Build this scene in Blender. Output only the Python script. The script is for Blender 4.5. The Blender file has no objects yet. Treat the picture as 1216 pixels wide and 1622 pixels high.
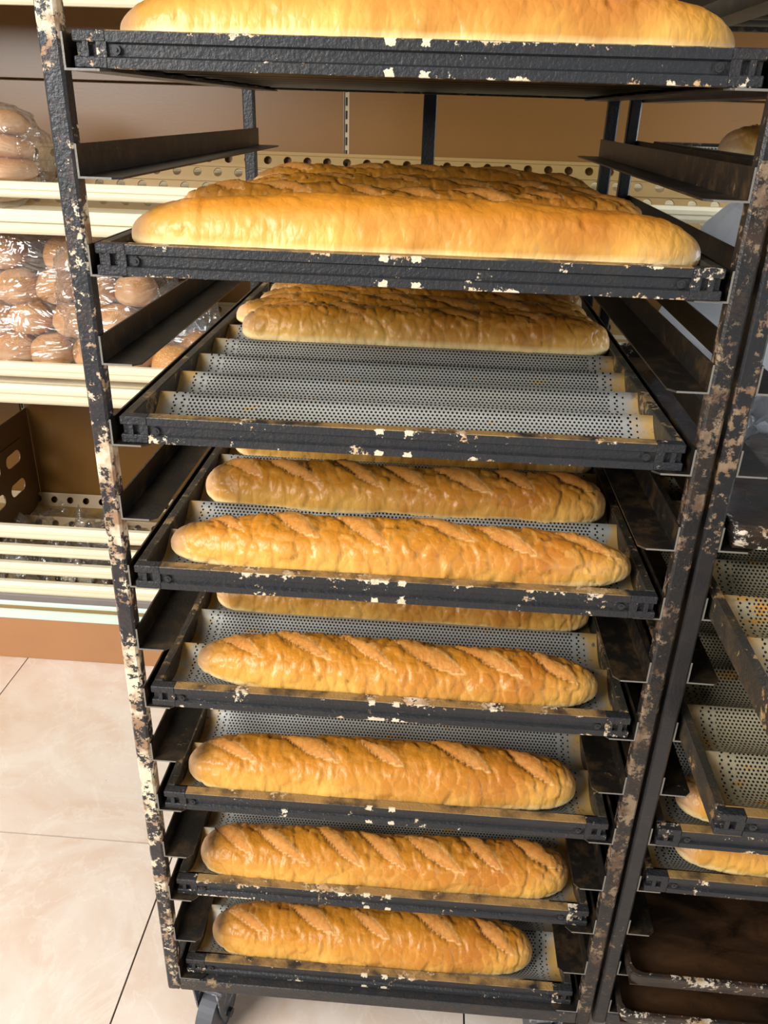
import bpy, bmesh, math, random
from math import sin, cos, pi, radians
from mathutils import Vector, Matrix, noise
R = random.Random(7)
S = bpy.context.scene
COL = S.collection
Z0 = 1.46

# ---------------------------------------------------------------- camera, world, lights, exposure
cam = bpy.data.cameras.new('camera'); camo = bpy.data.objects.new('camera', cam); COL.objects.link(camo)
cam.sensor_fit = 'HORIZONTAL'; cam.sensor_width = 36.0; cam.lens = 1294.3 / 1216 * 36.0
cam.clip_start = 0.02
camo.matrix_world = (Matrix.Translation((0.0328, -0.8027, Z0 - 0.0551)) @ Matrix.Rotation(0.0553, 4, 'Z')
                     @ Matrix.Rotation(1.1131, 4, 'X') @ Matrix.Rotation(0.0322, 4, 'Z'))
S.camera = camo
w = bpy.data.worlds.new('world'); S.world = w; w.use_nodes = True
bg = w.node_tree.nodes['Background']; bg.inputs[0].default_value = (0.80, 0.89, 1.0, 1); bg.inputs[1].default_value = 0.20

def area(name, loc, target, sx, sy, power, col):
    l = bpy.data.lights.new(name, 'AREA'); l.shape = 'RECTANGLE'; l.size = sx; l.size_y = sy; l.energy = power; l.color = col
    o = bpy.data.objects.new(name, l); COL.objects.link(o); o.location = loc
    o.rotation_euler = (Vector(target) - Vector(loc)).to_track_quat('-Z', 'Y').to_euler()
    return o
area('shop_window_daylight', (-2.1, -1.75, 2.2), (-0.1, 0.3, 0.8), 1.9, 1.4, 112, (1.0, 0.975, 0.935))
area('sack_fill_front', (2.3, -2.2, 1.7), (0.6, 0.4, 1.1), 1.0, 1.8, 16, (0.86, 0.93, 1.0))  # added fill lamp, no known door; brightens the white sack from right front
area('sack_fill_side', (1.69, 0.65, 1.6), (0.6, 0.6, 1.3), 1.0, 0.9, 34, (0.84, 0.92, 1.0))  # added lamp at the wall opening to whiten the sack; no known window
S.view_settings.view_transform = 'Standard'; S.view_settings.look = 'None'
S.view_settings.gamma = 1; S.view_settings.use_curve_mapping = False; S.view_settings.exposure = 0.48

# ---------------------------------------------------------------- node material helpers
def lin(c):
    return tuple(((x / 255) / 12.92 if x / 255 <= 0.04045 else ((x / 255 + 0.055) / 1.055) ** 2.4) for x in c) + (1,)

class NT:
    def __init__(s, name):
        s.m = bpy.data.materials.new(name); s.m.use_nodes = True
        s.n = s.m.node_tree.nodes; s.l = s.m.node_tree.links
        s.b = s.n['Principled BSDF']; s.out = s.n['Material Output']
        s.tc = s.n.new('ShaderNodeTexCoord')
    def set(s, sock, v):
        if hasattr(v, 'is_output'): s.l.new(v, sock)
        elif v is not None: sock.default_value = v
    def math(s, op, a, b=0.0, c=None, clamp=False):
        n = s.n.new('ShaderNodeMath'); n.operation = op; n.use_clamp = clamp
        s.set(n.inputs[0], a); s.set(n.inputs[1], b)
        if c is not None: s.set(n.inputs[2], c)
        return n.outputs[0]
    def mapping(s, co, scale=(1, 1, 1), loc=(0, 0, 0)):
        n = s.n.new('ShaderNodeMapping'); s.l.new(co, n.inputs[0]); n.inputs['Scale'].default_value = scale; n.inputs['Location'].default_value = loc
        return n.outputs[0]
    def noise(s, scale, co=None, detail=4, rough=0.55, dist=0.0):
        n = s.n.new('ShaderNodeTexNoise'); s.l.new(co or s.tc.outputs['Object'], n.inputs['Vector'])
        n.inputs['Scale'].default_value = scale; n.inputs['Detail'].default_value = detail
        n.inputs['Roughness'].default_value = rough; n.inputs['Distortion'].default_value = dist
        return n.outputs['Fac']
    def voro(s, scale, co=None, feature='F1'):
        n = s.n.new('ShaderNodeTexVoronoi'); s.l.new(co or s.tc.outputs['Object'], n.inputs['Vector'])
        n.feature = feature; n.inputs['Scale'].default_value = scale
        return n.outputs['Distance']
    def ramp(s, f, a, b, inter='LINEAR'):          # maps a..b -> 0..1
        n = s.n.new('ShaderNodeMapRange'); n.interpolation_type = inter
        s.l.new(f, n.inputs[0]); n.inputs[1].default_value = a; n.inputs[2].default_value = b
        return n.outputs[0]
    def mix(s, f, a, b):
        n = s.n.new('ShaderNodeMix'); n.data_type = 'RGBA'; s.set(n.inputs['Factor'], f)
        s.set(n.inputs['A'], a); s.set(n.inputs['B'], b); return n.outputs['Result']
    def xyz(s, co):
        n = s.n.new('ShaderNodeSeparateXYZ'); s.l.new(co, n.inputs[0]); return n.outputs
    def attr(s, name):
        n = s.n.new('ShaderNodeAttribute'); n.attribute_name = name; return n.outputs
    def bump(s, h, strength=0.5, dist=0.01, normal=None):
        n = s.n.new('ShaderNodeBump'); s.l.new(h, n.inputs['Height']); n.inputs['Strength'].default_value = strength
        n.inputs['Distance'].default_value = dist
        if normal is not None: s.l.new(normal, n.inputs['Normal'])
        return n.outputs[0]
    def fin(s, col=None, rough=None, metal=None, spec=None, normal=None, coat=None):
        b = s.b.inputs
        s.set(b['Base Color'], col); s.set(b['Roughness'], rough); s.set(b['Metallic'], metal); s.set(b['Specular IOR Level'], spec)
        if normal is not None: s.l.new(normal, b['Normal'])
        if coat: b['Coat Weight'].default_value = coat; b['Coat Roughness'].default_value = 0.15
        return s.m

def worn_paint(name, chipA, chipB, amount, base=(34, 35, 38), rust=(92, 60, 38), bumpy=0.5, rough=0.42, scale=1.0, marks=False, tall=None, soft=0.012, ends=False):
    t = NT(name)
    oi = t.n.new('ShaderNodeObjectInfo')
    co = t.n.new('ShaderNodeVectorMath'); co.operation = 'MULTIPLY_ADD'
    t.l.new(oi.outputs['Random'], co.inputs[0]); co.inputs[1].default_value = (13, 7, 5); t.l.new(t.tc.outputs['Object'], co.inputs[2])
    co = co.outputs[0]
    big = t.noise(20 * scale, co, 3, 0.55)
    fine = t.noise(110 * scale, co, 6, 0.72)
    f = t.math('ADD', t.math('MULTIPLY', big, 0.46), t.math('MULTIPLY', fine, 0.54))
    if tall:   # uprights: most of the wear is at hand and trolley height
        z = t.xyz(t.tc.outputs['Object'])[2]
        wv = t.ramp(t.math('ABSOLUTE', t.math('SUBTRACT', z, tall[0])), tall[1], tall[1] * 0.3)
        f = t.math('ADD', f, t.math('MULTIPLY', wv, tall[2]))
    if marks:
        zz = t.xyz(t.tc.outputs['Object'])[2]
        f = t.math('ADD', f, t.math('MULTIPLY', t.ramp(t.math('ABSOLUTE', t.math('ADD', zz, 0.015)), 0.0085, 0.0145), t.math('MULTIPLY', t.ramp(t.noise(6, co, 2), 0.42, 0.7), 0.13)))
    chip = t.ramp(f, 0.60 - amount, 0.60 - amount + soft)
    chipcol = t.mix(t.ramp(t.noise(38, co, 3), 0.4, 0.6), lin(chipA), lin(chipB))
    rustm = t.ramp(t.noise(30 * scale, co, 5, 0.7), 0.48, 0.72)
    col = t.mix(t.math('MULTIPLY', rustm, 0.55), lin(base), lin(rust))
    col = t.mix(chip, col, chipcol)
    if marks:
        # four pairs of square spots where clips rubbed the paint off, at the middle of the front rail
        x, y, z = t.xyz(t.tc.outputs['Object'])
        ax = t.math('ABSOLUTE', t.math('ADD', x, 0.004))
        wob = t.math('MULTIPLY', t.math('SUBTRACT', t.noise(220, co, 3), 0.5), 0.009)
        inx = t.math('LESS_THAN', t.math('ADD', t.math('ABSOLUTE', t.math('SUBTRACT', ax, 0.0155)), wob), 0.0042)
        inz = t.math('GREATER_THAN', t.math('ADD', t.math('ABSOLUTE', t.math('ADD', z, 0.015)), wob), 0.0090)
        iny = t.math('LESS_THAN', y, 0.003)
        top = t.math('MULTIPLY', t.math('GREATER_THAN', z, -0.0007), t.ramp(t.noise(26, co, 4), 0.36, 0.56))
        col = t.mix(top, col, lin((150, 118, 70)))      # grease baked onto the top of the rail
        col = t.mix(t.math('MULTIPLY', t.math('MULTIPLY', inx, inz), iny), col, lin((216, 203, 176)))
    if ends:
        yy = t.xyz(t.tc.outputs['Object'])[1]
        col = t.mix(t.math('LESS_THAN', yy, 0.0022), col, lin((120, 116, 108)))     # bare cut ends
    h = t.math('SUBTRACT', t.noise(260, co, 3, 0.6), t.math('MULTIPLY', chip, 0.5))
    rr = t.math('ADD', rough, t.math('MULTIPLY', chip, 0.25))
    return t.fin(col, rr, 0.0, 0.5, t.bump(h, bumpy, 0.002))

M = {}
M['upright'] = worn_paint('worn black upright paint', (222, 208, 180), (150, 118, 90), 0.052, tall=(0.85, 0.80, 0.045), rust=(84, 62, 50), base=(32, 33, 38))
M['upright_brown'] = worn_paint('worn black upright paint rusted', (134, 114, 90), (90, 68, 50), 0.055, tall=(0.85, 0.80, 0.035), rust=(84, 58, 40), base=(26, 25, 25), soft=0.03)
M['upright_far'] = worn_paint('black upright paint rubbed near the top', (140, 118, 92), (112, 84, 60), 0.01, tall=(1.25, 0.40, 0.075), rust=(54, 44, 38), base=(30, 30, 32), soft=0.03, bumpy=0.25)
M['upright_dark'] = worn_paint('dark upright paint', (150, 125, 95), (120, 92, 64), -0.03, rust=(50, 40, 34), base=(24, 24, 26))
M['slide'] = worn_paint('burnt slide angle', (120, 95, 60), (92, 70, 44), -0.03, base=(22, 19, 16), rust=(92, 68, 40), rough=0.42, bumpy=0.25, ends=True)
M['tray'] = worn_paint('black baked tray frame', (226, 214, 190), (196, 160, 118), -0.004, base=(31, 33, 37), rust=(50, 46, 42), bumpy=0.6, rough=0.5, marks=True)
M['tray_corner'] = worn_paint('black baked tray corner', (216, 204, 182), (170, 140, 104), 0.02, base=(31, 32, 36), rust=(50, 46, 42), bumpy=0.9, rough=0.5)
M['tray_side'] = worn_paint('baked tray side frame', (150, 122, 78), (116, 88, 50), 0.05, base=(44, 40, 34), rust=(96, 74, 42), bumpy=0.7, rough=0.5)
M['bar'] = worn_paint('rack bar paint', (150, 130, 100), (110, 90, 66), -0.005, base=(40, 40, 42), rust=(70, 54, 40))

def sheet_material(name, base, stain, amount):
    t = NT(name)
    uv = t.tc.outputs['UV']
    u, v, _ = t.xyz(uv)
    a = 0.0051
    qx = t.math('DIVIDE', u, a); qy = t.math('DIVIDE', v, a * 0.866)
    row = t.math('FLOOR', qy)
    off = t.math('MULTIPLY', t.math('MODULO', row, 2.0), 0.5)
    qx = t.math('ADD', qx, off)
    fx = t.math('SUBTRACT', t.math('FRACT', qx), 0.5)
    fy = t.math('MULTIPLY', t.math('SUBTRACT', t.math('FRACT', qy), 0.5), 0.866)
    rad = t.math('SQRT', t.math('ADD', t.math('MULTIPLY', fx, fx), t.math('MULTIPLY', fy, fy)))
    hole = t.math('LESS_THAN', rad, 0.285)
    au = t.math('ABSOLUTE', u)
    inside = t.math('LESS_THAN', au, 0.271)
    sparse = t.math('MULTIPLY', t.math('GREATER_THAN', au, 0.253), t.math('LESS_THAN', t.math('MODULO', t.math('ADD', t.math('FLOOR', qx), 400.0), 2.0), 0.5))
    hole = t.math('MULTIPLY', t.math('MULTIPLY', hole, inside), t.math('SUBTRACT', 1.0, sparse))
    oi = t.n.new('ShaderNodeObjectInfo')
    co = t.n.new('ShaderNodeVectorMath'); co.operation = 'MULTIPLY_ADD'
    t.l.new(oi.outputs['Random'], co.inputs[0]); co.inputs[1].default_value = (3, 17, 5); t.l.new(t.tc.outputs['Object'], co.inputs[2]); co = co.outputs[0]
    n1 = t.noise(22, co, 5, 0.65)
    ends = t.ramp(t.math('ADD', au, t.math('MULTIPLY', t.math('SUBTRACT', n1, 0.5), 0.09)), 0.264, 0.284)
    spots = t.ramp(t.noise(48, t.mapping(co, (0.35, 1, 1)), 5, 0.6), 0.66 - amount, 0.70 - amount)
    m = t.math('MAXIMUM', t.math('MULTIPLY', ends, 0.8), t.math('MULTIPLY', spots, 0.9))
    burn = t.ramp(t.noise(60, co, 4, 0.6), 0.60, 0.68)
    stc = t.mix(burn, lin(stain), lin((58, 38, 20)))
    big = t.ramp(t.noise(5, co, 3), 0.35, 0.65)
    basec = t.mix(big, lin(base), lin((base[0] - 14, base[1] - 16, base[2] - 22)))
    col = t.mix(m, basec, stc)
    geo = t.n.new('ShaderNodeNewGeometry'); col = t.mix(geo.outputs['Backfacing'], col, lin((34, 30, 27)))   # dark burnt underside, with shade put into its colour against floor bounce
    col = t.mix(hole, col, lin((16, 14, 12)))      # holes as dark dots, the shade of open holes put into the colour
    t.fin(col, t.math('ADD', 0.46, t.math('MULTIPLY', m, 0.2)), t.math('SUBTRACT', 0.30, t.math('MULTIPLY', m, 0.25)), 0.5, t.bump(t.noise(90, co, 3), 0.15, 0.002))
    return t.m
M['sheet'] = sheet_material('perforated aluminium sheet', (192, 192, 188), (198, 150, 42), 0.0)
M['sheet_gold'] = sheet_material('perforated sheet burnt gold', (176, 166, 140), (176, 128, 50), 0.06)

def crust():
    t = NT('baked crust')
    co = t.tc.outputs['Object']; g = t.attr('shade')     # R slash, G height 0..1, B end paleness
    sep = t.n.new('ShaderNodeSeparateColor'); t.l.new(g['Color'], sep.inputs[0])
    slash, hgt, end = sep.outputs
    n = t.noise(18, co, 4, 0.6)
    cell = t.voro(120, t.mapping(co, (1.1, 1, 0.6)), 'DISTANCE_TO_EDGE')
    side = t.ramp(t.math('ADD', hgt, t.math('MULTIPLY', t.math('SUBTRACT', n, 0.5), 0.55)), 0.38, 0.88)
    col = t.mix(side, lin((232, 178, 88)), lin((198, 128, 38)))
    col = t.mix(t.math('MULTIPLY', t.ramp(t.noise(9, co, 3), 0.45, 0.75), 0.7), col, lin((172, 100, 34)))
    fac = t.attr('facet')['Fac']
    col = t.mix(t.math('MULTIPLY', t.ramp(fac, 0.5, 0.0), 0.26), col, lin((238, 192, 112)))
    col = t.mix(t.math('MULTIPLY', end, 0.75), col, lin((240, 200, 166)))
    sl = t.mix(t.ramp(t.noise(110, co, 4, 0.7), 0.35, 0.65), lin((166, 102, 44)), lin((204, 142, 70)))
    col = t.mix(t.math('MULTIPLY', slash, 0.45), col, sl)
    edge = t.math('MULTIPLY', t.math('MULTIPLY', slash, t.math('SUBTRACT', 1.0, slash)), 4.0)
    col = t.mix(t.math('MULTIPLY', edge, 0.38), col, lin((240, 202, 140)))
    base = t.ramp(t.math('ADD', hgt, t.math('MULTIPLY', t.math('SUBTRACT', n, 0.5), 0.08)), 0.40, 0.29)
    col = t.mix(t.math('MULTIPLY', base, 0.85), col, lin((248, 220, 160)))
    h = t.math('ADD', t.math('MULTIPLY', t.ramp(cell, 0.0, 0.25), 0.22), t.math('MULTIPLY', t.noise(130, t.mapping(co, (1.4, 1, 0.6)), 4, 0.6), t.math('ADD', 0.22, t.math('MULTIPLY', slash, 1.0))))
    t.fin(col, t.math('ADD', 0.36, t.math('MULTIPLY', slash, 0.3)), 0.0, 0.4, t.bump(h, 0.30, 0.003))
    return t.m
M['crust'] = crust()

def bun_mat():
    t = NT('soft bun crust'); co = t.tc.outputs['Object']; z = t.xyz(co)[2]
    n = t.noise(40, co, 4)
    f = t.ramp(t.math('ADD', z, t.math('MULTIPLY', t.math('SUBTRACT', n, 0.5), 0.02)), 0.0, 0.05)
    col = t.mix(f, lin((226, 186, 144)), lin((184, 128, 76)))
    sp = t.math('MULTIPLY', t.ramp(t.noise(420, co, 2), 0.55, 0.62), t.ramp(t.math('ADD', z, t.math('MULTIPLY', n, 0.03)), 0.055, 0.065))
    col = t.mix(t.math('MULTIPLY', sp, 0.7), col, lin((236, 200, 130)))
    return t.fin(col, 0.5, 0, 0.3, t.bump(t.noise(90, co, 4), 0.25, 0.004))
M['bun'] = bun_mat()

def plastic(name, milk, tint=(1, 1, 1, 1), scale=18, str_=0.9):
    t = NT(name); co = t.tc.outputs['Object']
    h = t.math('ABSOLUTE', t.math('SUBTRACT', t.noise(scale, t.mapping(co, (1, 1, 1.8)), 3, 0.5, 1.2), 0.5))
    nb = t.bump(h, str_, 0.03)
    gl = t.n.new('ShaderNodeBsdfGlossy'); gl.inputs['Roughness'].default_value = 0.12; t.l.new(nb, gl.inputs['Normal'])
    tr = t.n.new('ShaderNodeBsdfTransparent'); tr.inputs[0].default_value = (0.985, 0.985, 0.985, 1)
    lw = t.n.new('ShaderNodeLayerWeight'); lw.inputs[0].default_value = 0.25; t.l.new(nb, lw.inputs['Normal'])
    f = t.math('ADD', t.math('MULTIPLY', lw.outputs['Facing'], 0.45), 0.10)
    m1 = t.n.new('ShaderNodeMixShader'); t.l.new(f, m1.inputs[0]); t.l.new(tr.outputs[0], m1.inputs[1]); t.l.new(gl.outputs[0], m1.inputs[2])
    df = t.n.new('ShaderNodeBsdfDiffuse'); df.inputs[0].default_value = tint; t.l.new(nb, df.inputs['Normal'])
    tl = t.n.new('ShaderNodeBsdfTranslucent'); tl.inputs[0].default_value = tint
    dm = t.n.new('ShaderNodeMixShader'); dm.inputs[0].default_value = 0.4; t.l.new(df.outputs[0], dm.inputs[1]); t.l.new(tl.outputs[0], dm.inputs[2])
    m2 = t.n.new('ShaderNodeMixShader'); m2.inputs[0].default_value = milk
    t.l.new(m1.outputs[0], m2.inputs[1]); t.l.new(dm.outputs[0], m2.inputs[2]); t.l.new(m2.outputs[0], t.out.inputs[0])
    return t.m
M['film'] = plastic('clear plastic bag film', 0.045, (1, 1, 1, 1), 8.5, 1.0)
M['film_milky'] = plastic('milky plastic film', 0.35, (0.86, 0.9, 0.96, 1))
M['bag_white'] = plastic('white plastic sack', 0.96, (0.93, 0.95, 0.98, 1), 9, 0.25)

def simple(name, c, rough=0.5, metal=0, var=0.0, scale=8, spec=0.5, bumpy=0.0):
    t = NT(name); col = lin(c)
    if var: col = t.mix(t.math('MULTIPLY', t.noise(scale, None, 4), var), col, lin(tuple(x * 0.72 for x in c)))
    nb = t.bump(t.noise(200, None, 3), bumpy, 0.001) if bumpy else None
    return t.fin(col, rough, metal, spec, nb)
M['panel'] = simple('brown laminate back panel', (122, 84, 38), 0.30, 0, 0.3, 5, 0.5, 0.08)
M['kick'] = simple('brown kick panel', (184, 132, 88), 0.5, 0, 0.3, 12)
M['cream'] = simple('cream powder coated rail', (232, 222, 192), 0.35, 0, 0.08)
M['slat'] = simple('beige perforated shelf slat', (196, 172, 122), 0.42, 0, 0.15)
M['fin'] = simple('tan ventilated shelf fin', (150, 122, 74), 0.42, 0, 0.15)
M['mint'] = simple('pale mint base strip', (216, 236, 224), 0.4)
M['grey_strip'] = simple('dusty grey base rail', (134, 126, 122), 0.6, 0, 0.5, 30)
M['strip'] = simple('slotted shelf upright', (176, 160, 132), 0.4, 0.2)
M['black'] = simple('black slot', (10, 9, 8), 0.7)
M['divider'] = simple('brown metal shelf divider', (104, 78, 48), 0.45)
M['wheel'] = simple('grey rubber caster wheel', (86, 88, 94), 0.6, 0, 0.4, 40)
M['fork'] = worn_paint('caster fork steel', (170, 172, 176), (120, 120, 124), 0.05, base=(74, 78, 86), rust=(60, 52, 46))
M['rivet'] = simple('blackened rivet', (52, 52, 54), 0.5, 0.4)
def pan_mat():
    t = NT('burnt brown sheet pan'); co = t.tc.outputs['Object']
    n = t.noise(7, t.mapping(co, (1, 2.5, 1)), 6, 0.65, 1.0)
    col = t.mix(t.ramp(n, 0.35, 0.7), lin((30, 22, 16)), lin((84, 58, 37)))
    return t.fin(col, t.ramp(t.noise(14, co, 4), 0.2, 1.1), 0.2, 0.5, t.bump(t.noise(60, co, 4), 0.2, 0.003))
M['pan'] = pan_mat()
M['pan_rim'] = worn_paint('scuffed pan rim', (206, 196, 178), (150, 120, 86), 0.045, base=(40, 34, 30), rust=(84, 56, 34))
def tile_mat():
    t = NT('beige marbled floor tile'); oi = t.n.new('ShaderNodeObjectInfo')
    co = t.n.new('ShaderNodeVectorMath'); co.operation = 'MULTIPLY_ADD'
    t.l.new(oi.outputs['Random'], co.inputs[0]); co.inputs[1].default_value = (31, 17, 5); t.l.new(t.tc.outputs['Object'], co.inputs[2]); co = co.outputs[0]
    n = t.noise(3.2, co, 6, 0.62, 1.6)
    col = t.mix(t.ramp(n, 0.42, 0.72), lin((226, 212, 199)), lin((214, 186, 164)))
    v = t.math('ABSOLUTE', t.math('SUBTRACT', t.noise(4.5, co, 6, 0.6, 1.0), 0.5))
    col = t.mix(t.math('MULTIPLY', t.ramp(v, 0.02, 0.0), 0.3), col, lin((240, 232, 220)))
    col = t.mix(t.ramp(t.noise(55, co, 3, 0.5), 0.76, 0.78), col, lin((120, 96, 76)))
    return t.fin(col, t.ramp(t.noise(20, co, 3), 0.0, 2.2), 0, 0.5)
M['tile'] = tile_mat()
M['grout'] = simple('dark floor grout', (70, 60, 52), 0.9)
M['wall'] = simple('off white painted wall', (196, 184, 166), 0.8)
M['ceil'] = simple('white ceiling', (232, 230, 226), 0.9)

# ---------------------------------------------------------------- mesh helpers
def mesh(name, verts, faces, mat, smooth=False, uv=None):
    me = bpy.data.meshes.new(name); me.from_pydata(verts, [], faces)
    bm = bmesh.new(); bm.from_mesh(me); bmesh.ops.recalc_face_normals(bm, faces=bm.faces); bm.to_mesh(me); bm.free()
    me.materials.append(mat)
    if smooth: me.polygons.foreach_set('use_smooth', [True] * len(me.polygons))
    return me

class MB:
    def __init__(s): s.v = []; s.f = []
    def add(s, v, f):
        o = len(s.v); s.v += [tuple(x) for x in v]; s.f += [tuple(i + o for i in q) for q in f]; return s
    def box(s, x0, x1, y0, y1, z0, z1, b=0.0):
        if b <= 0:
            v = [(x, y, z) for x in (x0, x1) for y in (y0, y1) for z in (z0, z1)]
            return s.add(v, [(0, 1, 3, 2), (4, 6, 7, 5), (0, 4, 5, 1), (2, 3, 7, 6), (0, 2, 6, 4), (1, 5, 7, 3)])
        bm = bmesh.new(); bmesh.ops.create_cube(bm, size=1)
        for q in bm.verts: q.co = ((x0 + x1) / 2 + q.co.x * (x1 - x0), (y0 + y1) / 2 + q.co.y * (y1 - y0), (z0 + z1) / 2 + q.co.z * (z1 - z0))
        bmesh.ops.bevel(bm, geom=bm.edges[:], offset=b, segments=1, affect='EDGES')
        bm.verts.index_update(); s.add([q.co[:] for q in bm.verts], [[q.index for q in f.verts] for f in bm.faces]); bm.free(); return s
    def prism(s, prof, axis, a0, a1):       # profile (2D list) extruded along axis
        n = len(prof)
        def P(q, a):
            return {'x': (a, q[0], q[1]), 'y': (q[0], a, q[1]), 'z': (q[0], q[1], a)}[axis]
        v = [P(q, a0) for q in prof] + [P(q, a1) for q in prof]
        f = [(i, (i + 1) % n, n + (i + 1) % n, n + i) for i in range(n)] + [tuple(range(n)), tuple(range(2 * n - 1, n - 1, -1))]
        return s.add(v, f)
    def cyl(s, c, r, h, axis='z', n=20, r2=None):
        r2 = r if r2 is None else r2
        ring = []
        for k, (a, rr) in enumerate(((-h / 2, r), (h / 2, r2))):
            for i in range(n):
                t = 2 * pi * i / n; p, q = rr * cos(t), rr * sin(t)
                ring.append({'x': (c[0] + a, c[1] + p, c[2] + q), 'y': (c[0] + p, c[1] + a, c[2] + q), 'z': (c[0] + p, c[1] + q, c[2] + a)}[axis])
        return s.add(ring, [(i, (i + 1) % n, n + (i + 1) % n, n + i) for i in range(n)] + [tuple(range(n)), tuple(range(2 * n - 1, n - 1, -1))])
    def me(s, name, mat, smooth=False): return mesh(name, s.v, s.f, mat, smooth)

def obj(name, me, parent=None, loc=(0, 0, 0), rot=(0, 0, 0)):
    o = bpy.data.objects.new(name, me); COL.objects.link(o); o.location = loc; o.rotation_euler = rot
    if parent: o.parent = parent
    return o
def tag(o, label=None, cat=None, group=None, kind=None):
    if label: o['label'] = label
    if cat: o['category'] = cat
    if group: o['group'] = group
    if kind: o['kind'] = kind
    return o
def thing(name, label, cat, loc=(0, 0, 0), rot=(0, 0, 0), group=None):
    return tag(obj(name, None, None, loc, rot), label, cat, group)
def copy_tree(o, parent=None):
    c = o.copy(); COL.objects.link(c); c.parent = parent
    for ch in list(o.children): copy_tree(ch, c)
    return c

# ---------------------------------------------------------------- the setting
fl = tag(obj('floor', MB().box(-3.6, 2.6, -3.4, 1.62, -0.02, -0.004).me('floor', M['grout'])), kind='structure')
tile = MB().box(-0.2983, 0.2983, -0.2983, 0.2983, -0.016, 0.0).me('tile', M['tile'])
TX, TY = -0.45, 0.402
for i in range(-5, 5):
    for j in range(-6, 3):
        cx, cy = TX + 0.3 + 0.6 * i, TY - 0.3 + 0.6 * j
        if cy + 0.3 > 1.65 or cx + .3 > 2.6 or cx - .3 < -3.6: continue
        obj('tile', tile, fl, (cx, cy, 0))
tag(obj('wall_back', MB().box(-3.6, 2.6, 1.62, 1.72, 0, 2.9).me('wall', M['wall'])), kind='structure')
tag(obj('wall_right', MB().box(1.7, 1.8, -1.2, 0.13, 0, 2.9).box(1.7, 1.8, 1.17, 1.62, 0, 2.9).box(1.7, 1.8, 0.13, 1.17, 0, 1.13).box(1.7, 1.8, 0.13, 1.17, 2.07, 2.9).me('wall', M['wall'])), kind='structure')  # opening cut into this unseen wall for the added sack lamp
tag(obj('ceiling', MB().box(-3.6, 2.6, -1.6, 1.72, 2.9, 3.0).me('ceiling', M['ceil'])), kind='structure')

# ---------------------------------------------------------------- shelving unit along the back wall
GX0, GX1 = -2.157, 1.69
YB, YF = 1.45, 0.99
gon = thing('shelving_unit', 'brown backed bread shelving with cream front rails along the wall', 'shelf', (0, YB, 0))
def gp(name, mb, mat, parent=gon, smooth=False):
    me = mb.me(name, mat, smooth); me.transform(Matrix.Translation((0, -YB, 0))); return obj(name, me, parent)
bays = [-2.157, -1.187, -0.217, 0.90, 1.69]
for a, b in zip(bays[:-1], bays[1:]):
    for z0, z1 in ((0.22, 0.862), (0.865, 1.445), (1.449, 2.02)):
        gp('back_panel', MB().box(a + 0.0065, b - 0.0065, YB, YB + 0.018, z0, z1, 0.0015), M['panel'])
for x in bays:
    st = gp('slotted_post', MB().box(x - 0.006, x + 0.006, YB + 0.006, YB + 0.05, 0, 2.05), M['strip'])
    sl = MB()
    for k in range(58):
        z = 0.3 + k * 0.03
        sl.box(x - 0.003, x + 0.001, YB + 0.0045, YB + 0.008, z, z + 0.019)
    gp('post_slots', sl, M['black'], st)
gp('kick_panel', MB().box(GX0, GX1, YF + 0.006, YF + 0.024, 0.001, 0.134), M['kick'])
gp('base_strip', MB().box(GX0, GX1, YF, YF + 0.02, 0.134, 0.19, 0.003), M['mint'])
gp('base_rail', MB().box(GX0, GX1, YF + 0.002, YF + 0.03, 0.19, 0.212, 0.004), M['grey_strip'])
gp('base_deck', MB().box(GX0, GX1, YF + 0.03, YB, 0.10, 0.12), M['kick'])

def perf_slat(length, width, pitch, rx, ry, lip):
    """flat strip with one row of oval holes and a raised lip on both long edges"""
    mb = MB(); n = int(length / pitch); N = 12; th = 0.0012
    for k in range(n):
        x0 = -length / 2 + k * pitch; x1 = x0 + pitch; cx = (x0 + x1) / 2
        for z in (0.0,):
            cor = [(x1, 0), (x1, width / 2), (cx, width / 2), (x0, width / 2), (x0, 0), (x0, -width / 2), (cx, -width / 2), (x1, -width / 2)]
            out = []
            for i in range(N):
                t = 2 * pi * i / N; dx, dy = cos(t), sin(t)
                s = min((pitch / 2) / abs(dx) if abs(dx) > 1e-6 else 9, (width / 2) / abs(dy) if abs(dy) > 1e-6 else 9)
                out.append((cx + dx * s, dy * s, z))
            # snap nearest to corners so the strip closes
            for c in ((x1, width / 2), (x0, width / 2), (x0, -width / 2), (x1, -width / 2)):
                j = min(range(N), key=lambda q: (out[q][0] - c[0]) ** 2 + (out[q][1] - c[1]) ** 2); out[j] = (c[0], c[1], z)
            inn = [(cx + rx * cos(2 * pi * i / N), ry * sin(2 * pi * i / N), z) for i in range(N)]
            low = [(a, b, -0.004) for a, b, _ in inn]
            mb.add(out + inn + low, [(i, (i + 1) % N, N + (i + 1) % N, N + i) for i in range(N)] + [(N + i, N + (i + 1) % N, 2 * N + (i + 1) % N, 2 * N + i) for i in range(N)])
    for sgn in (-1, 1):
        y = sgn * width / 2
        mb.box(-length / 2, length / 2, y - 0.004, y + 0.004, -0.006, lip)
    return mb.me('slat', M['fin'])
GL = GX1 - GX0; GC = (GX0 + GX1) / 2
slat_me = perf_slat(GL, 0.034, 0.0505, 0.0105, 0.0105, 0.003)
tread_me = MB().box(-GL / 2, GL / 2, -0.104, 0.0, -0.003, 0.0).box(-GL / 2, GL / 2, -0.06, -0.054, 0, 0.003).me('tread', M['cream'])
flute_me = {}
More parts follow.
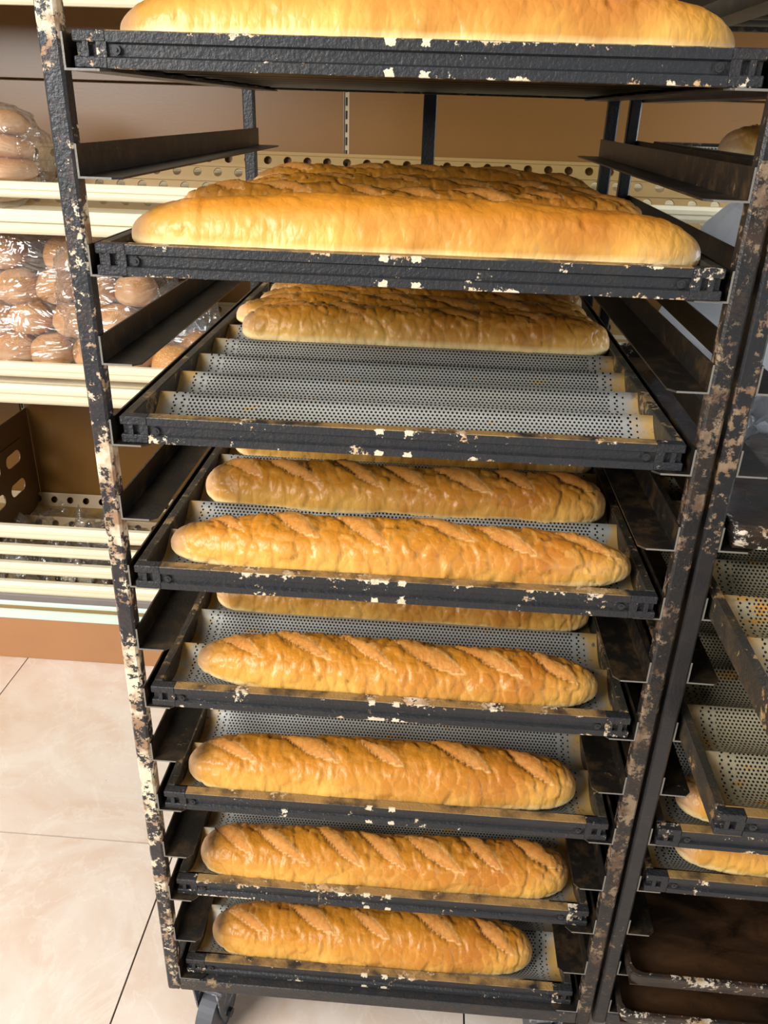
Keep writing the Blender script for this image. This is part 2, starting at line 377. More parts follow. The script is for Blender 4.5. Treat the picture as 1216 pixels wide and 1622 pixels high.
def shelf(zf, zr, rails, tread=None):
    """zf: floor height at the front, zr at the back; rails: list of (z0, z1)"""
    sh = obj('shelf', MB().box(GX0, GX1, -(YB - YF) + 0.004, -(YB - YF) + 0.03, zf - 0.018, zf - 0.006).me('shelf', M['slat']), gon)
    tilt = math.atan2(zr - zf, YB - YF - 0.02)
    for j in range(4):       # ventilated fins standing on sloping treads
        y = -0.022 - j * 0.114; z = zr - (-y) * math.tan(tilt)
        obj('slat', slat_me, sh, (GC, y, z + 0.0155), (radians(66), 0, 0))
        obj('tread', tread or tread_me, sh, (GC, y - 0.004, z), (tilt, 0, 0))
    for z0, z1 in rails:
        mb = MB(); h = z1 - z0; yf = -(YB - YF)
        prof = [(yf, z0 + .1 * h), (yf - .003, z0 + .25 * h), (yf - .003, z0 + .45 * h), (yf, z0 + .5 * h), (yf - .004, z0 + .56 * h), (yf - .004, z1 - .2 * h), (yf + .003, z1), (yf + .016, z1), (yf + .018, z1 - .004), (yf + .018, z0), (yf + .004, z0)]
        mb.prism(prof, 'x', GX0, GX1); obj('rail', mb.me('rail', M['cream']), sh)
    for x in bays:
        mb = MB(); yf = -(YB - YF) + 0.03
        mb.prism([(-0.001, zr - 0.012), (yf, zf - 0.02), (yf, zf - 0.045), (-0.001, zr - 0.085)], 'x', x - 0.0015, x + 0.0015)
        obj('bracket', mb.me('bracket', M['slat']), sh)
        ztop = rails[-1][1]
        obj('rail_support', MB().box(x - 0.006, x + 0.006, yf - 0.013, yf - 0.006, rails[0][0], ztop - 0.002).me('rail_support', M['cream']), sh)
    return sh
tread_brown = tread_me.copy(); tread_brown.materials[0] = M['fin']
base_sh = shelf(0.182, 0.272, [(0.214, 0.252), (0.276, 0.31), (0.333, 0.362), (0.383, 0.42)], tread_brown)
shelf(0.79, 0.885, [(0.752, 0.800), (0.818, 0.852)])
shelf(1.175, 1.27, [(1.14, 1.190), (1.214, 1.246)])
shelf(1.60, 1.69, [(1.566, 1.612), (1.636, 1.668)])
# slotted side divider on the lowest shelf
def divider(x):
    mb = MB(); ya, yb = -0.42, -0.004; za, zb = 0.262, 0.575
    ys = [-0.36, -0.24, -0.12]; zs = [0.37, 0.455]
    # plate as a grid of cells with slot holes
    cy = [ya, -0.31, -0.19, -0.07, yb]; cz = [za, 0.325, 0.415, 0.505, zb]
    for i in range(4):
        for j in range(4):
            y0, y1, z0, z1 = cy[i], cy[i + 1], cz[j], cz[j + 1]
            if 0 < j < 3 and i < 3:
                N = 16; c = ((y0 + y1) / 2, (z0 + z1) / 2)
                out = []; inn = []
                for k in range(N):
                    t = 2 * pi * k / N; d = (cos(t), sin(t)); s = min(((y1 - y0) / 2) / max(abs(d[0]), 1e-6), ((z1 - z0) / 2) / max(abs(d[1]), 1e-6))
                    out.append((x, c[0] + d[0] * s, c[1] + d[1] * s))
                    off = 0.022 if d[0] >= 0 else -0.022
                    inn.append((x, c[0] + off + d[0] * 0.02, c[1] + d[1] * 0.02))
                for q in ((y0, z0), (y0, z1), (y1, z0), (y1, z1)):
                    j2 = min(range(N), key=lambda m: (out[m][1] - q[0]) ** 2 + (out[m][2] - q[1]) ** 2); out[j2] = (x, q[0], q[1])
                mb.add(out + inn, [(k, (k + 1) % N, N + (k + 1) % N, N + k) for k in range(N)])
            else:
                mb.add([(x, y0, z0), (x, y1, z0), (x, y1, z1), (x, y0, z1)], [(0, 1, 2, 3)])
    o = obj('divider', mb.me('divider', M['divider']), gon)
    md = o.modifiers.new('thickness', 'SOLIDIFY'); md.thickness = 0.003
    return o
divider(-1.172)

# ---------------------------------------------------------------- wheeled racks
PITCH = 0.08965
TW, TD, TH = 0.60, 0.795, 0.030
XI, UW, RY = 0.3092, 0.020, 0.789
SLOT0 = Z0 - TH - 7 * 2 * PITCH          # flange top of the lowest slot
NSLOT = 19
RTOP = SLOT0 + NSLOT * PITCH + 0.05

def caster(parent, x, y, rot):
    c = obj('caster', MB().box(-0.034, 0.034, -0.034, 0.034, 0.139, 0.146, 0.001).me('caster_plate', M['fork']), parent, (x, y, 0), (0, 0, rot))
    mb = MB()
    for s in (-1, 1):
        mb.prism([(-0.030, 0.134), (0.034, 0.134), (0.028, 0.075), (0.012, 0.038), (-0.012, 0.036), (-0.022, 0.07)], 'x', s * 0.021 - 0.0015, s * 0.021 + 0.0015)
    mb.box(-0.0225, 0.0225, -0.030, 0.034, 0.130, 0.135); mb.cyl((0, 0, 0.137), 0.024, 0.006)
    obj('fork', mb.me('fork', M['fork']), c)
    wm = MB().cyl((0, 0, 0.048), 0.047, 0.028, 'x', 32)
    obj('wheel', wm.me('wheel', M['wheel']), c)
    obj('axle_bolt', MB().cyl((0, 0, 0.048), 0.008, 0.058, 'x', 6).me('axle_bolt', M['rivet']), c)
    return c

def make_rack(label, mats, loc=(0, 0, 0), rot=0):
    r = thing('bakery_rack', label, 'rack', loc, (0, 0, rot), None)
    zb = 0.147
    for sx in (-1, 1):
        for y in (0, RY):
            x0, x1 = sorted((sx * XI, sx * (XI + UW)))
            mb = MB().box(x0, x1, y, y + UW, zb, RTOP, 0.0026)
            obj('upright', mb.me('upright', mats[0 if sx < 0 else 1] if y == 0 else M['upright_dark']), r)
    for z0, z1, nm in ((zb, zb + 0.024, 'bottom_bar'), (RTOP - 0.024, RTOP, 'top_bar')):
        for y in (0.001, RY + UW - 0.021 + 0.012):
            obj(nm, MB().box(-XI, XI, y, y + 0.02, z0, z1, 0.0014).me(nm, M['bar']), r)
        for sx in (-1, 1):
            x0, x1 = sorted((sx * XI, sx * (XI + UW)))
            obj(nm, MB().box(x0, x1, UW, RY, z0, z1, 0.0014).me(nm, M['bar']), r)
    obj('rear_post', MB().box(-0.010, 0.014, RY + 0.026, RY + 0.048, zb, RTOP, 0.0014).me('rear_post', M['upright_dark']), r)
    # angle slides: one mesh for each hand, shared by all slots
    fw, wh, th = 0.040, 0.028, 0.002
    for sx in (-1, 1):
        X = sx * XI; ya, yb = 0.002, RY + UW + 0.006
        mb = MB()
        fl_ = [(X, ya), (X - sx * (fw - 0.008), ya), (X - sx * fw, ya + 0.008), (X - sx * fw, yb - 0.008), (X - sx * (fw - 0.008), yb), (X, yb)]
        mb.prism(fl_, 'z', -th, 0)
        x0, x1 = sorted((X, X - sx * th)); mb.box(x0, x1, ya, yb, 0, wh)
        me = mb.me('slide', M['slide'])
        for k in range(NSLOT):
            obj('slide', me, r, (0, 0, SLOT0 + k * PITCH))
    for x in (-0.268, 0.268):
        for y in (0.04, RY - 0.03): caster(r, x, y, radians(-14 if x < 0 else 10))
    return r
make_rack('black bakery rack with chipped cream paint holding eight trays of long loaves', (M['upright'], M['upright_brown']))
R2 = Matrix.Translation((0.665, 0.0, 0)) @ Matrix.Rotation(radians(-0.8), 4, 'Z')
rack2 = make_rack('dark bakery rack with pulled-out trays, beside the loaded loaf rack', (M['upright_far'], M['upright_far']), (0.665, 0, 0), radians(-0.8))

# ---------------------------------------------------------------- baguette trays
NCH = 9; CP = 0.0845; CY0 = 0.0185
def ridge_profile():
    pts = []
    for j in range(NCH):
        for i in range(12):
            t = i / 12; y = CY0 + (j + t) * CP
            pts.append((y, -0.004 - 0.0235 * (sin(pi * t) ** 0.8)))
    pts.append((CY0 + NCH * CP, -0.005)); return pts
def make_tray_meshes():
    d = {}
    hw = TW / 2; e = 0.014
    prof = [(0.0006, 0), (0, -0.001), (0, -0.0092), (0.0034, -0.0108), (0.0034, -0.0200), (0, -0.0216), (0, -0.0295), (0.0006, -0.03), (e - .002, -0.03), (e, -0.028), (e, -0.0005), (e - .0005, 0)]
    d['front_rail'] = MB().prism(prof, 'x', -hw + 0.030, hw - 0.030).me('front_rail', M['tray'])
    cap = MB().box(-0.015, 0.015, 0, 0.0135, -0.03, -0.0205, 0.001).box(-0.015, 0.015, 0, 0.0135, -0.0095, 0, 0.001)
    cap.box(0.006, 0.015, 0.0005, 0.013, -0.021, -0.009).box(-0.006, -0.001, 0.0002, 0.013, -0.021, -0.009).box(-0.013, 0.014, 0.005, 0.013, -0.021, -0.009)
    d['corner'] = cap.me('corner', M['tray_corner'])
    rv = MB().cyl((0, 0.0018, -0.0153), 0.0040, 0.004, 'y', 14).cyl((0, -0.0006, -0.0153), 0.0016, 0.002, 'y', 8)
    d['rivet'] = rv.me('rivet', M['rivet'])
    d['rear_rail'] = MB().box(-hw, hw, TD - e, TD, -0.03, 0, 0.001).me('rear_rail', M['tray_side'])
    for s, nm in ((-1, 'L'), (1, 'R')):
        x0, x1 = sorted((s * hw, s * (hw - 0.0115)))
        d['side' + nm] = MB().box(x0, x1, e, TD - e, -0.03, 0, 0.001).me('side_rail', M['tray_side'])
    prof = ridge_profile(); v = []; f = []; uvs = []
    arc = 0; xs = [-hw + 0.011, -0.15, 0, 0.15, hw - 0.011]; n = len(xs)
    for i, (y, z) in enumerate(prof):
        if i: arc += math.hypot(y - prof[i - 1][0], z - prof[i - 1][1])
        for x in xs: v.append((x, y, z)); uvs.append((x, arc))
        if i:
            for k in range(n - 1): f.append(((i - 1) * n + k, (i - 1) * n + k + 1, i * n + k + 1, i * n + k))
    for nm, mt in (('sheet', M['sheet']), ('sheet_gold', M['sheet_gold'])):
        me = bpy.data.meshes.new('perforated_sheet'); me.from_pydata(v, [], f); me.materials.append(mt)
        uvl = me.uv_layers.new(name='UVMap')
        for lp in me.loops: uvl.data[lp.index].uv = uvs[lp.vertex_index]
        me.polygons.foreach_set('use_smooth', [True] * len(me.polygons)); d[nm] = me
    return d
TM = make_tray_meshes()
def make_tray(label, loc, rot=0, sheet='sheet', group=None):
    t = thing('baguette_tray', label, 'tray', loc, (0, 0, rot), group)
    fr = obj('front_rail', TM['front_rail'], t)
    for s in (-1, 1):
        obj('corner', TM['corner'], fr, (s * (TW / 2 - 0.015), 0, 0), (0, 0, 0)).scale.x = -s
        obj('rivet', TM['rivet'], fr, (s * (TW / 2 - 0.039), 0, 0))
    obj('rear_rail', TM['rear_rail'], t)
    obj('side_rail', TM['sideL'], t); obj('side_rail', TM['sideR'], t)
    obj('perforated_sheet', TM[sheet], t)
    return t
ORD = ['topmost', 'second', 'third', 'fourth', 'fifth', 'sixth', 'seventh', 'lowest']
DY = [0.004, -0.002, 0.0075, -0.002, 0.004, 0.005, 0.012, 0.012]
DESC = ['topmost perforated tray of the loaded rack, seen from just above its rim',
        'second tray from the top of the loaded rack, crowded with loaves',
        'third tray from the top, front channels empty and loaves only at the back',
        'fourth tray from the top of the loaded rack, with three spaced loaves',
        'fifth tray from the top of the loaded rack, with two spaced loaves',
        'sixth tray from the top of the loaded rack',
        'seventh tray from the top of the loaded rack, next above the lowest',
        'lowest tray of the loaded rack, just above the bottom bar']
tz = [Z0 - 2 * PITCH * k for k in range(8)]
for k in range(8):
    make_tray(DESC[k], (0, DY[k], tz[k] + 0.0003), 0, 'sheet', 'perforated loaf trays in the loaded rack')

# ---------------------------------------------------------------- loaves
def loaf_mesh(seed, L=0.55, W=0.084, H=0.060, nsl=6, taper=6.0, deep=1.0, facet=1.0):
    rr = random.Random(seed); NX, NR = 260, 72
    sl = []
    for i in range(nsl):
        c = (-0.5 + (i + 0.5) / nsl + rr.uniform(-.012, .012)) * (L * 0.93)
        sl.append((c, rr.uniform(-0.004, 0.010), rr.uniform(0.036, 0.056), rr.uniform(0.0065, 0.0125), radians(rr.uniform(24, 44))))
    b1, b2 = rr.uniform(-.004, .004), rr.uniform(0, 6)
    V = []; A = []
    off = Vector((seed * 3.7, seed * 1.3, 0))
    for i in range(NX + 1):
        u = i / NX; s = 2 * u - 1
        # denser rows near the ends
        s = math.copysign(1 - (1 - abs(s)) ** 1.12, s)
        x = s * L / 2
        r = max(0.0, 1 - abs(s) ** taper) ** 0.5
        r *= 1 + 0.03 * sin(x * 40 + b2) + 0.03 * sin(x * 17 + b2 * 2)
        yc = b1 * sin(x * 6 + b2)
        for k in range(NR):
            a = 2 * pi * k / NR
            cy, sz = cos(a), sin(a)
            y = W / 2 * r * math.copysign(abs(cy) ** 0.9, cy)
            z = (H * 0.70 * abs(sz) ** 0.92 if sz >= 0 else -H * 0.30 * abs(sz) ** 0.75) * (0.35 * (r ** 0.6) + 0.65 * r)
            nrm = Vector((s * abs(s) ** 6 * 1.2, cy, sz)).normalized()
            slash = 0.0; d = 0.0; fct = 1.0
            if sz > 0.0:
                arc = (a - pi / 2) * W * 0.48       # + towards the back... a>90deg is -y (front)
                arc = -arc
                for c, q0, la, lb, ang in sl:
                    dx, dq = x - c, arc - q0
                    p = dx * cos(ang) - dq * sin(ang); q = dx * sin(ang) + dq * cos(ang)
                    wdt = lb * max(0.0, 1 - (p / la) ** 2)
                    if abs(p) < la * 1.1:
                        if wdt > 0 and abs(q) < wdt:
                            m = 1 - (abs(q) / wdt) ** 4; slash = max(slash, min(1, m * 2))
                            d += deep * (0.0042 * (q / lb) - 0.0014 + 0.0030 * (1 - (q / wdt) ** 2))
                        elif wdt > 0 or abs(p) < la:
                            g = (abs(q) - wdt) / 0.007
                            d += deep * 0.0024 * math.exp(-g * g) * (1.0 if q > 0 else -0.6) * (1 - (p / la) ** 2 if abs(p) < la else 0)
            co = Vector((x, y, z))
            if facet > 0:
                wv = Vector((noise.noise(Vector((x * 25, y * 25, z * 25)) + off), noise.noise(Vector((x * 25, y * 25, z * 25 + 9)) + off), 0)) * 0.45
                ds, ps = noise.voronoi(Vector((x * 62, y * 70, z * 40)) + off + wv)
                e = ds[1] - ds[0]
                fade = (1 - 0.85 * slash) * (0.25 + 0.75 * max(0.0, min(1.0, (z / H + 0.2) * 2)))
                rnd = sin(ps[0].x * 12.9 + ps[0].y * 78.2 + ps[0].z * 37.7)
                tl = (Vector((x * 62, y * 70, z * 40)) + off + wv - ps[0]).dot(Vector((0.3 * rnd, -0.2, 0.9)))
                d += facet * fade * (0.0015 * min(1.0, e / 0.25) + 0.0008 * rnd - 0.0026 * tl)
                fct = 1 - (1 - min(1.0, e / 0.3)) * min(1, facet)
            d += 0.0012 * noise.noise(Vector((x * 30, y * 30, z * 30)) + off) + 0.0006 * slash * noise.noise(Vector((x * 260, y * 260, z * 260)))
            d *= min(1, r * 1.4)
            co += nrm * d
            co.y += yc
            V.append(co[:])
            hh = (z + H * 0.30) / H
            en = max(0.0, (abs(s) - 0.90) / 0.10) * (0.9 if s < 0 else 0.35)
            A.append((slash, max(0, min(1, hh)), min(1, en), 1, fct))
    F = [(i * NR + k, i * NR + (k + 1) % NR, (i + 1) * NR + (k + 1) % NR, (i + 1) * NR + k) for i in range(NX) for k in range(NR)]
    me = bpy.data.meshes.new('loaf'); me.from_pydata(V, [], F)
    bm = bmesh.new(); bm.from_mesh(me); bmesh.ops.remove_doubles(bm, verts=bm.verts, dist=1e-6); bmesh.ops.recalc_face_normals(bm, faces=bm.faces)
    bm.to_mesh(me); bm.free()
    # attribute after the doubles merge: nearest by position key
    key = {tuple(round(q, 5) for q in v): a for v, a in zip(V, A)}
    at = me.color_attributes.new('shade', 'FLOAT_COLOR', 'POINT')
    fa = me.attributes.new('facet', 'FLOAT', 'POINT'); fa = me.attributes['facet']; at = me.color_attributes['shade']
    for i, v in enumerate(me.vertices):
        q_ = key.get(tuple(round(q, 5) for q in v.co), (0, .5, 1, 1, 1)); at.data[i].color = q_[:4]; fa.data[i].value = q_[4]
    me.materials.append(M['crust']); me.polygons.foreach_set('use_smooth', [True] * len(me.polygons))
    return me
LM = [loaf_mesh(1, nsl=6, taper=4.6), loaf_mesh(2, nsl=6, taper=4.2), loaf_mesh(3, nsl=7, deep=1.25, taper=8), loaf_mesh(4, nsl=5, W=0.090, H=0.066, deep=1.3, facet=0.9),
      loaf_mesh(5, L=0.56, W=0.090, H=0.067, nsl=0, taper=3.9, facet=0.5), loaf_mesh(6, nsl=6, W=0.08, taper=9, facet=1.2)]
def loaf(k, ch, me, x, L=0.55, L0=0.55, label='', yaw=0.0, roll=0.0, group=None, zoff=0.0, sh=1.0):
    y = DY[k] + CY0 + (ch + 0.5) * CP
    o = obj('bread_loaf', LM[me], None, (x, y, tz[k] - 0.0005 + zoff), (roll, 0, yaw)); o.scale = (L / L0, sh, sh)
    return tag(o, label, 'bread', group)
LF = [  # tray, channel, mesh, x centre, length, label
 (0, 0, 4, 0.005, 0.565, 'smooth golden loaf at the front of the topmost tray'),
 (0, 2, 0, 0.0, 0.55, 'golden loaf behind the front loaf on the topmost tray'),
 (0, 4, 1, 0.0, 0.55, 'golden loaf deep on the topmost tray'),
 (1, 0, 4, 0.003, 0.575, 'smooth bright golden loaf at the front of the second tray from the top'),
 (1, 2, 2, -0.005, 0.56, 'slashed brown loaf right behind the front loaf of the second tray'),
 (1, 4, 0, 0.0, 0.56, 'slashed brown loaf in the middle of the second tray'),
 (1, 6, 3, 0.0, 0.54, 'slashed brown loaf toward the back of the second tray'),
 (2, 4, 5, 0.016, 0.545, 'brown loaf next to the empty channels of the third tray'),
 (2, 5, 0, 0.0, 0.57, 'brown loaf second behind the empty channels of the third tray'),
 (2, 6, 1, 0.008, 0.55, 'brown loaf third behind the empty channels of the third tray'),
 (2, 7, 2, 0.012, 0.55, 'brown loaf at the back of the third tray'),
 (3, 0, 1, 0.004, 0.555, 'golden slashed loaf at the front of the fourth tray'),
 (3, 2, 2, 0.002, 0.555, 'brown loaf with raised slash flaps in the middle of the fourth tray'),
 (3, 4, 5, 0.007, 0.565, 'loaf at the back of the fourth tray, mostly under the tray above'),
 (4, 0, 0, 0.006, 0.525, 'golden slashed loaf at the front of the fifth tray'),
 (4, 2, 5, 0.005, 0.555, 'paler loaf behind the front loaf of the fifth tray'),
 (5, 0, 3, -0.008, 0.545, 'golden loaf with a pointed end at the front of the sixth tray'),
 (5, 2, 0, 0.0, 0.55, 'loaf behind the front loaf of the sixth tray, under the fifth tray'),
 (6, 0, 2, 0.0, 0.555, 'golden slashed loaf on the seventh tray'),
 (7, 0, 3, -0.014, 0.515, 'wide slashed loaf on the lowest tray'),
]
L0s = [0.55] * 4 + [0.56, 0.55]
for k, ch, me, x, L, lab in LF:
    loaf(k, ch, me, x, L, L0s[me], lab, R.uniform(-.012, .012), R.uniform(-.05, .05) + (0.18 if k > 2 else 0.0), 'long loaves in the loaded rack')

# ---------------------------------------------------------------- second rack: trays, pans and loaves
def r2(x, y, z):
    p = R2 @ Vector((x, y, z)); return (p.x, p.y, p.z)
ra = radians(-0.8)
def zs(n): return tz[7] + PITCH * n            # tray top at slot n of the lower part
G2 = 'perforated loaf trays in the dark rack'
make_tray('perforated tray with burnt gold stains pulled far out of the dark rack', r2(0, -0.34, zs(8)), ra, 'sheet_gold', G2)
make_tray('perforated tray pulled out below the burnt gold one in the dark rack', r2(0, -0.145, zs(6)), ra, 'sheet_gold', G2)
make_tray('tray with a loaf right under the lower pulled-out tray of the dark rack', r2(0, 0.0, zs(4)), ra, 'sheet', G2)
make_tray('tray with a reddish brown loaf above the flat pans of the dark rack', r2(0, 0.002, zs(3)), ra, 'sheet', G2)
make_tray('high tray of the dark rack carrying a dark loaf', r2(0, -0.095, zs(13)), ra, 'sheet', G2)
make_tray('topmost tray of the dark rack, seen from below', r2(0, -0.2, zs(15)), ra, 'sheet', G2)
def make_pan(label, loc, dep=0.028):
    t = thing('sheet_pan', label, 'pan', loc, (0, 0, ra), 'flat sheet pans in the dark rack')
    hw = TW / 2
    b = MB().box(-hw + 0.006, hw - 0.006, 0.006, TD - 0.006, -dep, -dep + 0.002); obj('pan_bottom', b.me('pan_bottom', M['pan']), t)
    # rim as four sloped walls with a rolled edge
    mb = MB(); o_ = [(-hw, 0), (hw, 0), (hw, TD), (-hw, TD)]; c = 0.014
    def ring(ins, z):
        pts = []
        for (x, y), (dx, dy) in zip(o_, ((1, 1), (-1, 1), (-1, -1), (1, -1))):
            x += dx * ins; y += dy * ins
            if dx * dy > 0: pts += [(x, y + dy * c, z), (x + dx * c * .3, y + dy * c * .3, z), (x + dx * c, y, z)]
            else: pts += [(x + dx * c, y, z), (x + dx * c * .3, y + dy * c * .3, z), (x, y + dy * c, z)]
        return pts
    rings = [ring(0.006, -dep), ring(0.0, -0.010), ring(0.0, -0.001), ring(0.002, 0), ring(0.007, 0), ring(0.008, -0.003), ring(0.009, -dep + 0.002)]
    n = len(rings[0]); v = sum(rings, []); f = []
    for i in range(len(rings) - 1):
        f += [(i * n + k, i * n + (k + 1) % n, (i + 1) * n + (k + 1) % n, (i + 1) * n + k) for k in range(n)]
    obj('pan_rim', mesh('pan_rim', v, f, M['pan_rim']), t)
    return t
make_pan('burnt flat pan under plastic sheets in the dark rack', r2(0, 0.0, zs(9) + 0.0005))
make_pan('burnt brown flat pan, upper of the two empty ones low in the dark rack', r2(0, -0.02, zs(1)))
make_pan('burnt brown flat pan, lowest in the dark rack', r2(0, -0.02, zs(0)))
def r2loaf(n, y, me, x, L, label, yaw=0.0, dz=0.0):
    z = zs(n) - 0.0005 + dz
    o = obj('bread_loaf', LM[me], None, r2(x, y, z), (0.1, 0, ra + yaw)); o.scale = (L / L0s[me], 1, 1)
    tag(o, label, 'bread', 'loaves in the dark rack')
r2loaf(4, CY0 + 0.5 * CP, 5, 0.01, 0.55, 'loaf on the tray right under the pulled-out trays of the dark rack')
r2loaf(3, 0.002 + CY0 + 0.5 * CP, 5, 0.02, 0.54, 'reddish brown loaf above the flat pans in the dark rack')
r2loaf(13, -0.095 + CY0 + 5.5 * CP, 1, -0.012, 0.54, 'dark loaf high in the dark rack before the shelving')

# ---------------------------------------------------------------- bags and buns
def blob(name, mat, sx, sy, sz, seed, crumple=0.12, n=3.2, fine=4.0, NU=64, NV=40, taper=0.0):
    """closed super-ellipsoid skin with crumples; base at z = 0"""
    V = []; off = Vector((seed * 5.1, seed * 2.3, 1))
    for j in range(NV + 1):
        ph = -pi / 2 + pi * j / NV
        for i in range(NU):
            th = 2 * pi * i / NU
            f = lambda q: math.copysign(abs(q) ** (2 / n), q)
            x, y, z = f(cos(ph)) * f(cos(th)), f(cos(ph)) * f(sin(th)), f(sin(ph))
            v = Vector((x, y, z))
            d = 1 + crumple * (1 - 2.2 * abs(noise.noise(v * fine * 0.6 + off))) + crumple * 0.4 * (1 - 2 * abs(noise.noise(v * fine * 1.9 + off)))
            k = 1 - taper * (z + 1) / 2
            V.append((x * d * k * sx / 2, y * d * k * sy / 2, max(-sz / 2, z * d * sz / 2) + sz / 2))
    F = [(j * NU + i, j * NU + (i + 1) % NU, (j + 1) * NU + (i + 1) % NU, (j + 1) * NU + i) for j in range(NV) for i in range(NU)]
    me = mesh(name, V, F, mat, True)
    bm = bmesh.new(); bm.from_mesh(me); bmesh.ops.remove_doubles(bm, verts=bm.verts, dist=1e-5); bm.to_mesh(me); bm.free()
    return me
def bun_mesh(seed, d=0.102, h=0.078, hole=0.0):
    V = []; NU, NV = 36, 20; off = Vector((seed * 9.1, 2, 3))
    for j in range(NV + 1):
        ph = -pi / 2 + pi * j / NV
        for i in range(NU):
            th = 2 * pi * i / NU
            r = abs(cos(ph)) ** 0.75; z = math.copysign(abs(sin(ph)) ** 0.9, sin(ph))
            z = z * 0.62 if z > 0 else z * 0.38
            v = Vector((r * cos(th), r * sin(th), z)); k = 1 + 0.05 * noise.noise(v * 2 + off) + 0.02 * noise.noise(v * 7 + off)
            dip = -0.25 * math.exp(-(r / 0.28) ** 2) if (hole and z > 0) else 0
            V.append((v.x * k * d / 2, v.y * k * d / 2, (z * k + 0.38 + dip) * h))
    F = [(j * NU + i, j * NU + (i + 1) % NU, (j + 1) * NU + (i + 1) % NU, (j + 1) * NU + i) for j in range(NV) for i in range(NU)]
    me = mesh('bun', V, F, M['bun'], True)
    bm = bmesh.new(); bm.from_mesh(me); bmesh.ops.remove_doubles(bm, verts=bm.verts, dist=1e-5); bm.to_mesh(me); bm.free()
    return me
BM = [bun_mesh(i) for i in range(3)]
def floor_mid(y): return 0.79 + (0.885 - 0.79) * (y - YF - 0.02) / 0.44
def floor_top(y): return 1.175 + 0.095 * (y - YF - 0.02) / 0.44
rows = [ (1.065, 0, [-1.165, -1.067, -0.970, -0.872, -0.774, -0.676]),
         (1.085, 1, [-1.115, -1.018, -0.924, -0.826, -0.724]),
         (1.105, 2, [-1.145, -1.045, -0.955, -0.860, -0.765, -0.672]),
         (1.135, 3, [-1.09, -0.985, -0.84, -0.74]) ]
names = ['on the bottom layer', 'on the second layer', 'on the third layer', 'on the top layer']
for y, lay, xs in rows:
    for i, x in enumerate(xs):
        z = floor_mid(1.065) + 0.024 + lay * 0.0705
        o = obj('bread_roll', BM[(i + lay) % 3], None, (x, y + R.uniform(-.008, .008), z + R.uniform(0, .004)), (R.uniform(-.25, .15), R.uniform(-.2, .2), R.uniform(0, 6)))
        tag(o, 'round roll %s of the bagged pile, %s to the loaf rack' % (names[lay], ['closest', 'second closest', 'third closest', 'fourth closest', 'fifth closest', 'sixth closest'][len(xs) - 1 - i]), 'roll', 'bagged rolls on the middle shelf')
zm = floor_mid(1.03) + 0.024
def bag(label, me, loc, rot=(0, 0, 0)):
    return tag(obj('plastic_bag', me, None, loc, rot), label, 'bag', 'plastic bags on the shelves')
bag('clear plastic bag around the lower rolls far from the loaf rack', blob('bag', M['film'], 0.40, 0.15, 0.165, 1, 0.10), (-0.985, 1.085, zm))
bag('clear plastic bag around the upper rolls far from the loaf rack', blob('bag', M['film'], 0.42, 0.17, 0.175, 2, 0.10), (-0.985, 1.125, zm + 0.15))
bag('clear plastic bag around the rolls close beside the loaf rack', blob('bag', M['film'], 0.25, 0.17, 0.31, 3, 0.10), (-0.715, 1.105, zm))
bag('small milky plastic bag end with a knot beside the rolls', blob('bag', M['film_milky'], 0.10, 0.07, 0.075, 4, 0.3, 2.2, 7), (-0.60, 1.16, zm + 0.05), (0.2, 0.3, 0.4))
bag('clear plastic bag standing half empty at the end of the roll pile', blob('bag', M['film'], 0.13, 0.14, 0.19, 5, 0.16), (-0.565, 1.13, zm))
for i, (x, y) in enumerate(((-0.585, 1.06), (-0.545, 1.14))):
    tag(obj('bread_roll', BM[i], None, (x, y, floor_mid(y) + 0.012), (0.1, 0.1, i)), 'round roll in the half empty bag, %s' % ['next to the front rail', 'farther back on the shelf'][i], 'roll', 'rolls in the half empty bag')
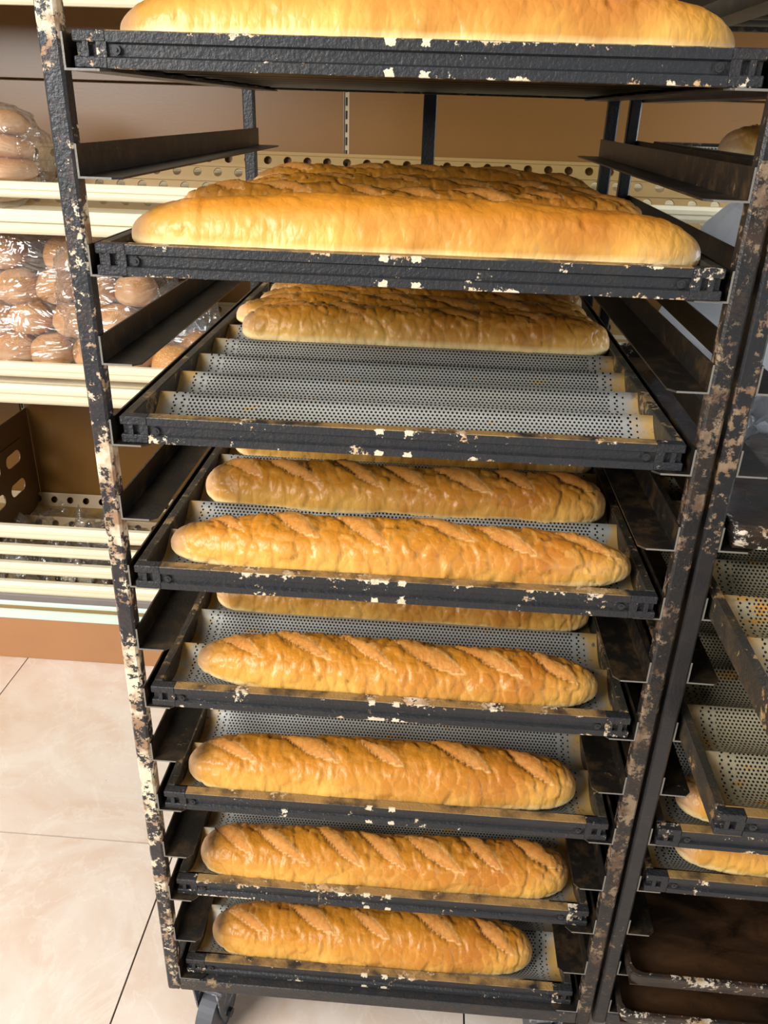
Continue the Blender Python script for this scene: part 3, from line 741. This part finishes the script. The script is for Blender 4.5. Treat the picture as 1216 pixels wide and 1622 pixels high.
# stack of flat rolls in a tall bag on the upper shelf
FB = [bun_mesh(11, 0.138, 0.052), bun_mesh(12, 0.138, 0.052, 1)]
for i in range(4):
    o = obj('flat_roll', FB[1 if i == 3 else 0], None, (-0.945 + 0.004 * (i % 2), 1.10, floor_top(1.10) + 0.004 + i * 0.0435), (0.12, -0.05, i * 1.3))
    tag(o, 'flat brown bread roll in the tall bag, %s of the stack' % ['lowest', 'second from the bottom', 'third from the bottom', 'topmost'][i], 'roll', 'stacked flat rolls on the upper shelf')
for i in range(3):
    o = obj('flat_roll', FB[0], None, (-1.09, 1.11, floor_top(1.11) + 0.012 + i * 0.0405), (0.1, 0.05, i * 2.1))
    tag(o, '%s flat roll of the farther stack inside the tall bag on the upper shelf' % ['lowest', 'middle', 'topmost'][i], 'roll', 'farther stack of flat rolls')
bag('tall clear bag holding stacked flat rolls on the upper shelf', blob('bag', M['film'], 0.34, 0.16, 0.205, 8, 0.09, 3.0), (-1.02, 1.095, floor_top(1.04) + 0.004))
# crumpled film on the lowest shelf
def film_sheet(name, mat, sx, sy, amp, seed, N=46, fr=5.0):
    V = []; off = Vector((seed * 4.3, seed, 0))
    for j in range(N + 1):
        for i in range(N + 1):
            u, v = i / N - 0.5, j / N - 0.5
            p = Vector((u * fr, v * fr, 0)) + off
            z = amp * (1.1 * abs(noise.noise(p)) + 0.6 * abs(noise.noise(p * 2.1)) + 0.25 * abs(noise.noise(p * 5)))
            e = 1 + 0.25 * noise.noise(Vector((math.atan2(v, u) * 1.3, seed, 0)))
            V.append((u * sx * e, v * sy * e, z))
    F = [(j * (N + 1) + i, j * (N + 1) + i + 1, (j + 1) * (N + 1) + i + 1, (j + 1) * (N + 1) + i) for j in range(N) for i in range(N)]
    return mesh(name, V, F, mat, True)
bag('crumpled empty clear bag lying flat on the lowest shelf', film_sheet('film', M['film'], 0.42, 0.34, 0.09, 1), (-1.0, 1.2, 0.236))
bag('small scrap of clear film behind the front rails of the lowest shelf', film_sheet('film', M['film'], 0.30, 0.14, 0.10, 3), (-0.93, 1.07, 0.232))
bag('small clear wrap at the back of the lowest shelf beside the loaf rack', film_sheet('film', M['film'], 0.10, 0.08, 0.06, 4), (-0.66, 1.38, 0.25))
# white sack and film on the flat pan of the dark rack
zp = zs(9) - 0.0255
tag(obj('plastic_sack', blob('sack', M['bag_white'], 0.56, 0.20, 0.33, 9, 0.05, 4.5, 3, taper=0.38), None, r2(0.0, 0.63, zp), (0.0, 0.0, ra)), 'white plastic sack standing at the back of the flat pan in the dark rack', 'sack')
tag(obj('plastic_sheet', film_sheet('film', M['film_milky'], 0.44, 0.36, 0.13, 6, fr=2.2), None, r2(0.03, 0.27, zp + 0.003), (0, 0, 0.2)), 'crumpled milky plastic sheet lying on the flat pan in the dark rack', 'plastic sheet')
